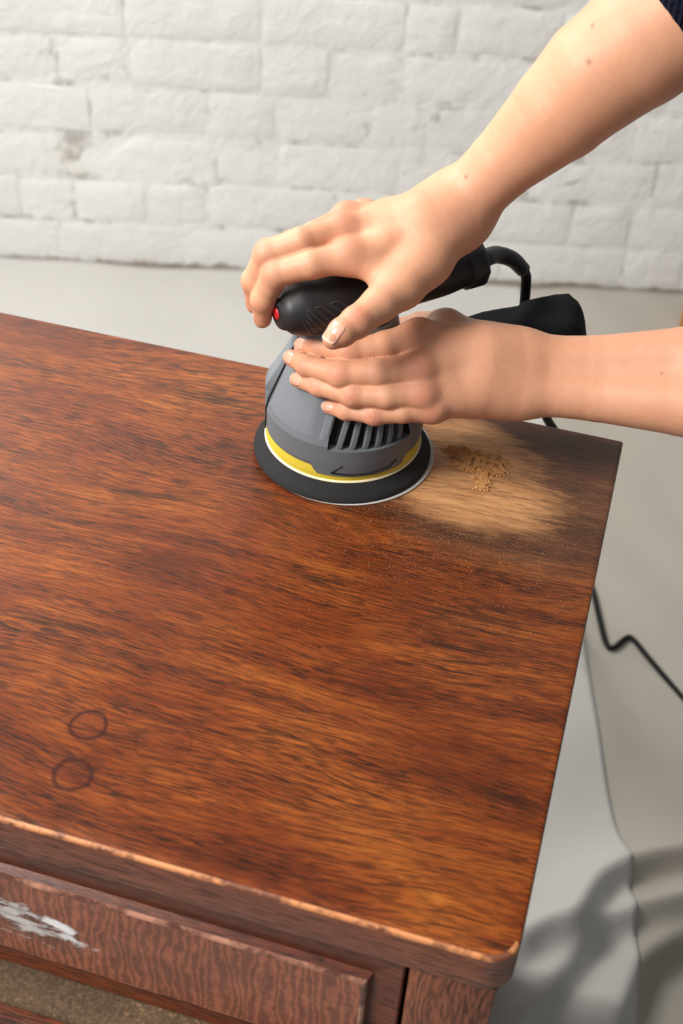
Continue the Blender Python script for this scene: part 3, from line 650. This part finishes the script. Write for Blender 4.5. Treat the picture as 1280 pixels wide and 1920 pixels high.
class Field:
    def __init__(s, lo, hi, h):
        s.lo = np.array(lo, float); s.h = h; s.n = np.ceil((np.array(hi)-lo)/h).astype(int)+1
        s.ax = [s.lo[i]+h*np.arange(s.n[i]) for i in range(3)]
    def new(s): return np.full(s.n, 60.0, dtype=np.float32)
    def region(s, lo, hi):
        a = np.clip(np.floor((np.array(lo)-s.lo)/s.h).astype(int), 0, s.n); b = np.clip(np.ceil((np.array(hi)-s.lo)/s.h).astype(int)+1, 0, s.n)
        sl = tuple(slice(int(a[i]), int(b[i])) for i in range(3))
        g = np.meshgrid(*[s.ax[i][sl[i]] for i in range(3)], indexing='ij', sparse=True)
        return sl, [q.astype(np.float32) for q in g]
def smin(a, b, k):
    h = np.maximum(k-np.abs(a-b), 0)/k; return np.minimum(a, b)-h*h*k*0.25
def cone_sdf(g, A, B):
    a = np.array(A[:3], np.float32); b = np.array(B[:3], np.float32); ab = b-a; L2 = float(ab@ab)+1e-6
    x, y, z = g[0]-a[0], g[1]-a[1], g[2]-a[2]
    t = np.clip((x*ab[0]+y*ab[1]+z*ab[2])/L2, 0, 1)
    dx, dy, dz = x-t*ab[0], y-t*ab[1], z-t*ab[2]
    return np.sqrt(dx*dx+dy*dy+dz*dz)-(A[3]+(B[3]-A[3])*t)
def add_cone(fd, D, A, B, k, m=14):
    R = max(A[3], B[3])+m; lo = np.minimum(A[:3], B[:3])-R; hi = np.maximum(A[:3], B[:3])+R
    sl, g = fd.region(lo, hi)
    if D[sl].size: D[sl] = smin(D[sl], cone_sdf(g, A, B).astype(np.float32), k)
def sub_cone(fd, D, A, B, k, m=6):
    R = max(A[3], B[3])+m; lo = np.minimum(A[:3], B[:3])-R; hi = np.maximum(A[:3], B[:3])+R
    sl, g = fd.region(lo, hi)
    if D[sl].size: D[sl] = -smin(-D[sl], cone_sdf(g, A, B).astype(np.float32), k)
def surface_nets(fd, D):
    s = D < 0; n = D.shape
    c = np.zeros((n[0]-1, n[1]-1, n[2]-1), np.int8); acc = None
    for i in (0, 1):
        for j in (0, 1):
            for k in (0, 1): c += s[i:n[0]-1+i, j:n[1]-1+j, k:n[2]-1+k]
    act = (c > 0) & (c < 8); idx = np.full(act.shape, -1, np.int64); I = np.argwhere(act); idx[act] = np.arange(len(I))
    P = np.zeros((len(I), 3)); W = np.zeros(len(I))
    cor = [(i, j, k) for i in (0, 1) for j in (0, 1) for k in (0, 1)]
    val = {q: D[I[:, 0]+q[0], I[:, 1]+q[1], I[:, 2]+q[2]] for q in cor}
    for a in cor:
        for b in cor:
            if sum(b)-sum(a) == 1 and all(b[i] >= a[i] for i in range(3)):
                va, vb = val[a], val[b]; m = (va < 0) != (vb < 0); t = np.where(m, va/np.where(m, va-vb, 1), 0)
                p = np.array(a)[None]+(np.array(b)-np.array(a))[None]*t[:, None]; P += p*m[:, None]; W += m
    V = fd.lo+(I+P/W[:, None])*fd.h
    F = []
    for axis in range(3):
        o1, o2 = [(1, 2), (2, 0), (0, 1)][axis]
        sa = [slice(None)]*3; sb = [slice(None)]*3; sa[axis] = slice(0, -1); sb[axis] = slice(1, None)
        ch = s[tuple(sa)] != s[tuple(sb)]; E = np.argwhere(ch)
        ok = np.ones(len(E), bool)
        for q in (o1, o2): ok &= (E[:, q] > 0) & (E[:, q] < n[q]-1)
        E = E[ok]; inside = s[E[:, 0], E[:, 1], E[:, 2]]
        def cell(d1, d2):
            Q = E.copy(); Q[:, o1] += d1; Q[:, o2] += d2; return idx[Q[:, 0], Q[:, 1], Q[:, 2]]
        f = np.stack([cell(-1, -1), cell(0, -1), cell(0, 0), cell(-1, 0)], 1)
        f[~inside] = f[~inside][:, ::-1]; F.append(f)
    return V, np.concatenate(F)
def chain(fd, D, js, k=4):
    for a, b in zip(js[:-1], js[1:]): add_cone(fd, D, a, b, k)
def hand(fd, H, dorsal, arm_chains, side):
    """fingers keep apart from each other but blend into the palm"""
    palm = fd.new(); wrist = H['carpus'][-1] if side == 'L' else H['wrist'][0]
    fing = ('index', 'middle', 'ring', 'pinky')
    carp = {'R': {'index': H['carpus'][0], 'middle': H['wrist'][0], 'ring': H['wrist'][0], 'pinky': H['carpus'][1]} if side == 'R' else None,
            'L': {'index': H['carpus'][0], 'middle': H['carpus'][0], 'ring': H['carpus'][1], 'pinky': H['carpus'][1]} if side == 'L' else None}[side]
    for f in fing:
        m = list(H[f][0]); c = list(carp[f]); mid = [lerp(m[i], c[i], .45) for i in range(3)]
        mr = m[3]*0.97
        add_cone(fd, palm, m[:3]+[mr], mid+[mr*1.08], 9); add_cone(fd, palm, mid+[mr*1.08], c[:3]+[c[3]*0.80], 9)
    a, b = H['index'][0], H['pinky'][0]
    th = H['thumb']; add_cone(fd, palm, th[0], [lerp(th[0][i], wrist[i], .6) for i in range(3)]+[th[0][3]*.95], 12)
    for ch in arm_chains:
        A_ = fd.new(); chain(fd, A_, ch, 1.5); palm = smin(palm, A_, 11)
    if side == 'R': add_cone(fd, palm, H['wrist'][0], H['arm'][0], 14); add_cone(fd, palm, H['carpus'][0], H['arm'][0], 14); add_cone(fd, palm, H['carpus'][1], H['arm'][0], 14)
    else:
        for c in (0, 1): add_cone(fd, palm, H['carpus'][c], arm_chains[c][0], 14)
    t_, i_ = H['thumb'][1], H['index'][0]; add_cone(fd, palm, t_[:3]+[t_[3]*.72], i_[:3]+[i_[3]*.72], 10)
    D = None
    for f in fing+('thumb',):
        F_ = fd.new(); js = H[f]
        chain(fd, F_, js, 2.5)
        for q, rr in ((2, 1.015), (3, 1.0)) if f != 'thumb' else ((3, 1.0),):      # fuller joints
            j = js[q+0]; add_cone(fd, F_, j[:3]+[j[3]*rr], j[:3]+[j[3]*rr+.01], 3)
        F_ = smin(palm, F_, 7.0 if f != 'thumb' else 9.0)
        D = F_ if D is None else smin(D, F_, 0.35)
    return D
HEX = []
def add_knuckles(fd, D, H, dorsal, amt=1.0):
    for f in ('index', 'middle', 'ring', 'pinky'):
        j = H[f][0]; c = np.array(j[:3])+dorsal*(j[3]*.42); add_cone(fd, D, list(c)+[j[3]*.54*amt], list(c)+[j[3]*.54*amt+.01], 8)
def blur(D, it=1):
    for _ in range(it):
        for a in range(3): D = (np.roll(D, 1, a)+2*D+np.roll(D, -1, a))/4
    return D
def skin_mesh(parts):
    Vs = []; Fs = []; o = 0
    for V, F in parts: Vs.append(V); Fs.append(F+o); o += len(V)
    V = np.concatenate(Vs); F = np.concatenate(Fs)
    me = bpy.data.meshes.new('person'); n = len(F)
    me.vertices.add(len(V)); me.vertices.foreach_set('co', (V*S).ravel()); me.loops.add(n*4); me.loops.foreach_set('vertex_index', F.ravel().astype(np.int32))
    me.polygons.add(n); me.polygons.foreach_set('loop_start', np.arange(n, dtype=np.int32)*4)
    me.update(calc_edges=True); me.validate(); me.shade_smooth(); return me, V

cam_dir = np.array((0.16, -0.72, 0.67))
# right hand on the handle
fr = Field((-75, -100, 92), (205, 105, 360), 0.8)
armR = [RH['arm']]
arm2 = [[p[0]+4, p[1]+9, p[2]-3, p[3]*.93] for p in RH['arm'][:3]]+[[p[0], p[1]+9, p[2]-5, p[3]] for p in RH['arm'][3:]]
DR = hand(fr, RH, None, [RH['arm']], 'R')
dR = np.array((-0.30, -0.25, 0.92)); dR /= np.linalg.norm(dR)
add_knuckles(fr, DR, RH, dR, .86)
def dorsR(f, q):
    if f == 'thumb': return np.array((0.05, -0.55, 0.83))
    return {2: np.array((-.62, -.35, .70)), 3: np.array((-.95, -.3, .15))}[q]
DR = blur(DR, 1)
VR, FR = surface_nets(fr, DR)
# left hand on the housing
fl_ = Field((-50, -80, 40), (325, 80, 160), 0.8)
DL = hand(fl_, LH, None, LH['arm'], 'L')
dL = np.array((0.10, -0.86, 0.50)); dL /= np.linalg.norm(dL)
add_knuckles(fl_, DL, LH, dL, .95)
def dorsL(f, q):
    return {2: np.array((0, -.86, .5)), 3: np.array((-.35, -.80, .48))}[q] if f != 'thumb' else np.array((0, .3, .9))
DL = blur(DL, 1)
VL, FL = surface_nets(fl_, DL)
# shoulders, chest core and neck carrying both arms (inside the jumper)
ft = Field((140, -260, -30), (720, 340, 700), 9.0); DT = ft.new()
ELR = [188, 70, 352, 34]; ELL = [322, -10, 124, 32]; SHR = [388, 195, 575, 52]; SHL = [452, -120, 452, 50]
for A, B, k in ((ELR, SHR, 20), (ELL, SHL, 20), (SHR, [450, 60, 520, 80], 40), (SHL, [450, 20, 500, 80], 40), ([450, 40, 510, 85], [530, 40, 120, 95], 40), ([440, 40, 540, 60], [400, 40, 640, 48], 30)):
    add_cone(ft, DT, A, B, k, 40)
VT, FT = surface_nets(ft, DT)

def skin_mat():
    m, nt, b = new_mat('skin'); co = objc(nt)
    at = nt.nodes.new('ShaderNodeAttribute'); at.attribute_name = 'redness'
    mo = nt.nodes.new('ShaderNodeAttribute'); mo.attribute_name = 'mole'
    n1 = noise_t(nt, co, 24, 4, 0.6); n2 = noise_t(nt, co, 260, 3, 0.65); n3 = noise_t(nt, co, 1400, 2, 0.6)
    base = ramp(nt, n1, [(0.25, (0.56, 0.268, 0.155)), (0.75, (0.63, 0.322, 0.196))])
    c = mix(nt, mathn(nt, 'MULTIPLY', ramp(nt, n2, [(0.45, 0.0), (0.75, 1.0)]), 0.22), base, (0.46, 0.20, 0.12))
    c = mix(nt, mathn(nt, 'MULTIPLY', at.outputs['Fac'], 0.75), c, (0.50, 0.150, 0.095))
    c = mix(nt, mo.outputs['Fac'], c, (0.20, 0.055, 0.035))
    lk(nt, c, b.inputs['Base Color']); setin(b, 'Roughness', 0.50); setin(b, 'Specular IOR Level', 0.38)
    setin(b, 'Subsurface Weight', 0.18); setin(b, 'Subsurface Radius', (1.0, 0.35, 0.18)); setin(b, 'Subsurface Scale', 0.004)
    vo = nt.nodes.new('ShaderNodeTexVoronoi'); vo.feature = 'DISTANCE_TO_EDGE'; setin(vo, 'Scale', 1100.0)
    lk(nt, mapping(nt, co, (1, 1, 1)), vo.inputs['Vector'])
    h = mathn(nt, 'ADD', mathn(nt, 'MULTIPLY', vo.outputs[0], 1.2), mathn(nt, 'ADD', mathn(nt, 'MULTIPLY', n3, .6), mathn(nt, 'MULTIPLY', n2, 0.8)))
    wt = nt.nodes.new('ShaderNodeAttribute'); wt.attribute_name = 'wrinkle_t'
    wm = nt.nodes.new('ShaderNodeAttribute'); wm.attribute_name = 'wrinkle_m'
    ph = mathn(nt, 'ADD', mathn(nt, 'MULTIPLY', wt.outputs['Fac'], 3.3), mathn(nt, 'MULTIPLY', noise_t(nt, co, 330, 3, 0.6), 6.0))
    gr = ramp(nt, mathn(nt, 'SINE', ph), [(0.45, 0.0), (1.0, 1.0)])
    gr = mathn(nt, 'MULTIPLY', mathn(nt, 'MULTIPLY', gr, wm.outputs['Fac']), ramp(nt, noise_t(nt, co, 420, 2), [(0.38, 0.2), (0.6, 1.0)]))
    c2 = mix(nt, mathn(nt, 'MULTIPLY', gr, 0.42), c, (0.33, 0.10, 0.06)); lk(nt, c2, b.inputs['Base Color'])
    h = mathn(nt, 'SUBTRACT', h, mathn(nt, 'MULTIPLY', gr, 3.2))
    bump(nt, b, h, 0.30, 0.00035)
    return m
M_skin = skin_mat()
me, V = skin_mesh([(VR, FR), (VL, FL), (VT, FT)])
red = np.zeros(len(V)); mole = np.zeros(len(V))
def splash(arr, p, rad, amt, sharp=False):
    d = np.linalg.norm(V-np.array(p[:3]), axis=1)
    arr[:] = np.maximum(arr, (amt*(d < rad) if sharp else amt*np.exp(-(d/rad)**2)))
for H, dd in ((RH, dorsR), (LH, dorsL)):
    base_d = dR if H is RH else dL
    for f in ('index', 'middle', 'ring', 'pinky', 'thumb'):
        js = H[f]; splash(red, js[-1], 11, .42)
        if f != 'thumb':
            splash(red, np.array(js[0][:3])+base_d*js[0][3], 9, .55)
            for q in (2, 3): n_ = dd(f, q); splash(red, np.array(js[q][:3])+n_/np.linalg.norm(n_)*js[q][3], 5.0 if q == 2 else 4.0, .60 if q == 2 else .28)
        else:
            n_ = dd(f, 3); splash(red, np.array(js[3][:3])+n_/np.linalg.norm(n_)*js[3][3], 8, .6)
wr_t = np.zeros(len(V)); wr_m = np.zeros(len(V))
def wrinkles(js, q, n_, ln, wd_, amt):
    jp = np.array(js[q][:3]); d = np.array(js[min(q+1, len(js)-1)][:3])-np.array(js[q-1][:3]); d /= np.linalg.norm(d)
    n_ = n_-d*(n_@d); n_ /= np.linalg.norm(n_); sd = np.cross(d, n_); R_ = V-jp
    t_ = R_@d; s_ = R_@sd; h_ = R_@n_
    m_ = amt*np.exp(-(t_/ln)**2-(s_/wd_)**2)*(h_ > 0)*(np.linalg.norm(R_, axis=1) < js[q][3]*2)
    up_ = m_ > wr_m; wr_t[up_] = (t_+0.35*np.abs(s_)*np.sign(t_))[up_]; wr_m[up_] = m_[up_]
for H, dd in ((RH, dorsR), (LH, dorsL)):
    for f in ('index', 'middle', 'ring', 'pinky', 'thumb'):
        js = H[f]
        for q in ((2, 3) if f != 'thumb' else (3,)):
            wrinkles(js, q, dd(f, q)/np.linalg.norm(dd(f, q)), 4.2 if q == 2 or f == 'thumb' else 2.0, 4.6, 1.0 if q == 2 or f == 'thumb' else .45)
CP = np.array(CAM_POS); bv = BVHTree.FromPolygons([tuple(v) for v in V.tolist()], me_faces := [tuple(p.vertices) for p in me.polygons])
def hit(px):   # a spot on the skin seen along this sight line
    r = bv.ray_cast(Vector(CP), Vector(px)-Vector(CP)); return np.array(r[0]) if r[0] else None
for p, r_ in MOLES:
    h_ = hit(p)
    if h_ is not None: splash(mole, h_, r_*1.25, .75)
for nm, arr in (('redness', red), ('mole', mole), ('wrinkle_t', wr_t), ('wrinkle_m', wr_m)):
    at = me.attributes.new(nm, 'FLOAT', 'POINT'); at.data.foreach_set('value', arr.astype(np.float32))
me.materials.append(M_skin)
person = bpy.data.objects.new('person', me); C.objects.link(person)
tag(person, 'person in a dark navy jumper pressing the sander down with both hands', 'person')
# fingernails: thin curved plates laid on the fingertips
def nail_mat():
    m, nt, b = new_mat('fingernail'); setin(b, 'Base Color', (0.72, 0.40, 0.31, 1)); setin(b, 'Roughness', 0.22); setin(b, 'Coat Weight', 0.3)
    setin(b, 'Subsurface Weight', 0.1); setin(b, 'Subsurface Scale', 0.002)
    uv = nt.nodes.new('ShaderNodeAttribute'); uv.attribute_name = 'along'
    c = ramp(nt, uv.outputs['Fac'], [(0.05, (0.70, 0.40, 0.30)), (0.25, (0.66, 0.33, 0.235)), (0.84, (0.66, 0.34, 0.25)), (0.96, (0.76, 0.50, 0.38))])
    lk(nt, c, b.inputs['Base Color']); return m
M_nail = nail_mat()
def nail(tip, prev, normal, L, Wd, fwd=0.0):
    tip = np.array(tip[:3]); d = tip-np.array(prev[:3]); d /= np.linalg.norm(d); nn = np.array(normal, float); nn -= d*(nn@d); nn /= np.linalg.norm(nn); sd = np.cross(d, nn)
    nu, nv = 12, 10; V_ = []; A = []; ok = True
    c = tip+d*fwd
    for j in range(nu+1):
        u = j/nu; s_ = (u-.5)*2
        wmax = Wd/2*(1-0.5*max(0, -s_-.45)**1.3-0.55*max(0, s_-.72)**1.0)*(1 if u > .02 else .85)
        for i in range(nv+1):
            v = (i/nv-.5)*2
            end = 0.10*L*(1-v*v)
            p = c+d*((u-.55)*L*1.0+(end if u > .8 else (-end*1.0 if u < .15 else 0)))+sd*(v*wmax)
            r = bv.ray_cast(Vector(p+nn*14), Vector(-nn), 26)
            q = np.array(r[0]) if r[0] else p+nn*3
            if r[0] and (np.linalg.norm(q-p) > 14): q = p+nn*3
            V_.append(q); A.append(u)
    G = np.array(V_).reshape(nu+1, nv+1, 3)
    hgt = (G-c)@nn                                    # smooth the height field so the plate is even
    for _ in range(6):
        Pd = np.pad(hgt, 1, mode='edge'); hgt = (Pd[:-2, 1:-1]+Pd[2:, 1:-1]+Pd[1:-1, :-2]+Pd[1:-1, 2:]+2*hgt)/6
    us = np.linspace(0, 1, nu+1)[:, None]; vs = np.linspace(-1, 1, nv+1)[None]
    lift = 0.30*(1-np.abs(vs)**4)*np.clip((us)/.2, 0.0, 1)-0.10*np.abs(vs)**4
    base = G-nn*((G-c)@nn)[..., None]; G = base+nn*(hgt+lift)[..., None]
    Vv = G.reshape(-1, 3); F_ = [(j*(nv+1)+i, j*(nv+1)+i+1, (j+1)*(nv+1)+i+1, (j+1)*(nv+1)+i) for j in range(nu) for i in range(nv)]
    o = mesh('fingernail', Vv, F_, M_nail, person)
    a = o.data.attributes.new('along', 'FLOAT', 'POINT'); a.data.foreach_set('value', np.array(A, np.float32))
    md = o.modifiers.new('thickness', 'SOLIDIFY'); md.thickness = 0.0004; md.offset = -1
    return o
def between(a, b, t): return [lerp(a[i], b[i], t) for i in range(3)]
for f, Ln, Wn in (('index', 9.5, 8.2), ('middle', 9.8, 8.4), ('ring', 9.8, 8.2), ('pinky', 8.0, 6.6)):
    nail(LH[f][4], LH[f][3], (-0.42, -.74, .62), Ln, Wn, -0.5)
nail(RH['thumb'][5], RH['thumb'][3], (-.20, -.55, .80), 12.5, 10.8, -1)
nail(RH['index'][4], RH['index'][3], (-.95, -.2, -.1), 10, 9, 0)
nail(RH['middle'][4], RH['middle'][3], (-.97, .1, -.05), 10, 9, 0)

# jumper: sleeves pushed up to the elbows, torso; trousers and shoes standing on the cloth
def knit():
    m, nt, b = new_mat('navy_knit'); co = objc(nt)
    n = noise_t(nt, co, 500, 3); c = ramp(nt, n, [(0.3, (0.003, 0.004, 0.010)), (0.7, (0.009, 0.011, 0.024))]); lk(nt, c, b.inputs['Base Color'])
    setin(b, 'Roughness', 0.95); setin(b, 'Specular IOR Level', 0.1)
    w_ = nt.nodes.new('ShaderNodeTexWave'); setin(w_, 'Scale', 90.0); setin(w_, 'Distortion', 1.5); lk(nt, co, w_.inputs[0]); bump(nt, b, w_.outputs[1], .8, .002); return m
M_knit = knit(); M_denim = flat('dark_trouser_cloth', (0.02, 0.023, 0.035), 0.9, .2, 600, .5, .0006, .2); M_shoe = flat('black_shoe', (0.02, 0.02, 0.02), .5)
def sdf_cloth(name, lo, hi, h, segs, mat, cut=None):
    f = Field(lo, hi, h); D = f.new()
    for A, B, k in segs: add_cone(f, D, A, B, k, 45)
    if cut is not None: D = cut(f, D)
    V_, F_ = surface_nets(f, D); return mesh(name, V_, F_.tolist(), mat, person)
axR = np.array(RH['arm'][5][:3])-np.array(RH['arm'][4][:3]); axR /= np.linalg.norm(axR)
cR = lerp(np.array(RH['arm'][4][:3]), np.array(RH['arm'][5][:3]), CUFF_T)
grow = lambda p, g: [p[0], p[1], p[2], p[3]+g]
sdf_cloth('jumper', (130, -270, -60), (740, 350, 700), 7.0, [
    (list(cR+axR*14)+[41], grow(ELR, 12), 12), (grow(ELR, 13), grow(SHR, 14), 20), (list(np.array(LH['arm'][0][5][:3])+np.array((0, -6, -6)))+[38], grow(ELL, 12), 12), (grow(ELL, 13), grow(SHL, 14), 20),
    (grow(SHR, 14), [450, 60, 510, 98], 40), (grow(SHL, 14), [450, 20, 490, 98], 40), ([450, 40, 505, 105], [535, 40, 130, 112], 40), ([535, 40, 130, 112], [548, 40, 60, 118], 40), ([445, 40, 560, 66], [425, 40, 590, 60], 20)], M_knit)
def cuff(c, axis, r, name='cuff', n=56):
    axis = axis/np.linalg.norm(axis); a = np.cross(axis, (0, 0, 1.)); a /= np.linalg.norm(a); b_ = np.cross(a, axis)
    V_ = []; prof = [(0, -5), (-1.2, -1.5), (0, 1.2), (8, 1.9), (22, 1.6), (34, 2.2), (40, 0)]
    for z_, dr in prof:
        for k in range(n*4):
            th = 2*math.pi*k/(n*4); rib = 0.9*math.cos(th*n) if 0 < z_ < 36 or z_ < -.5 else 0
            V_.append(c+axis*z_+(a*math.cos(th)+b_*math.sin(th))*(r+dr+rib))
    m_ = n*4; F_ = [(i*m_+k, i*m_+(k+1) % m_, (i+1)*m_+(k+1) % m_, (i+1)*m_+k) for i in range(len(prof)-1) for k in range(m_)]
    mesh(name, V_, F_, M_knit, person)
cuff(cR+CUFF_OFF, CUFF_AX, CUFF_R)
cuff(np.array((278, 0, 112.)), np.array((1, -.1, .1)), 42)
sdf_cloth('trousers', (380, -200, -720), (760, 280, 200), 11.0, [
    ([545, 40, 80, 118], [555, 40, 20, 122], 30), ([545, -35, 10, 88], [540, -60, -300, 66], 30), ([540, -60, -300, 66], [560, -70, -660, 46], 30), ([545, 115, 10, 88], [560, 140, -300, 66], 30), ([560, 140, -300, 66], [600, 150, -660, 46], 30)], M_denim)
for sx, sy in ((545, -70), (585, 150)):
    sdf_cloth('shoe', (sx-190, sy-60, -710), (sx+90, sy+60, -590), 6.0, [([sx-110, sy, -680, 30], [sx-20, sy, -676, 34], 20), ([sx-20, sy, -676, 34], [sx+40, sy, -676, 34], 20), ([sx+20, sy, -660, 40], [sx+20, sy, -625, 42], 20)], M_shoe)
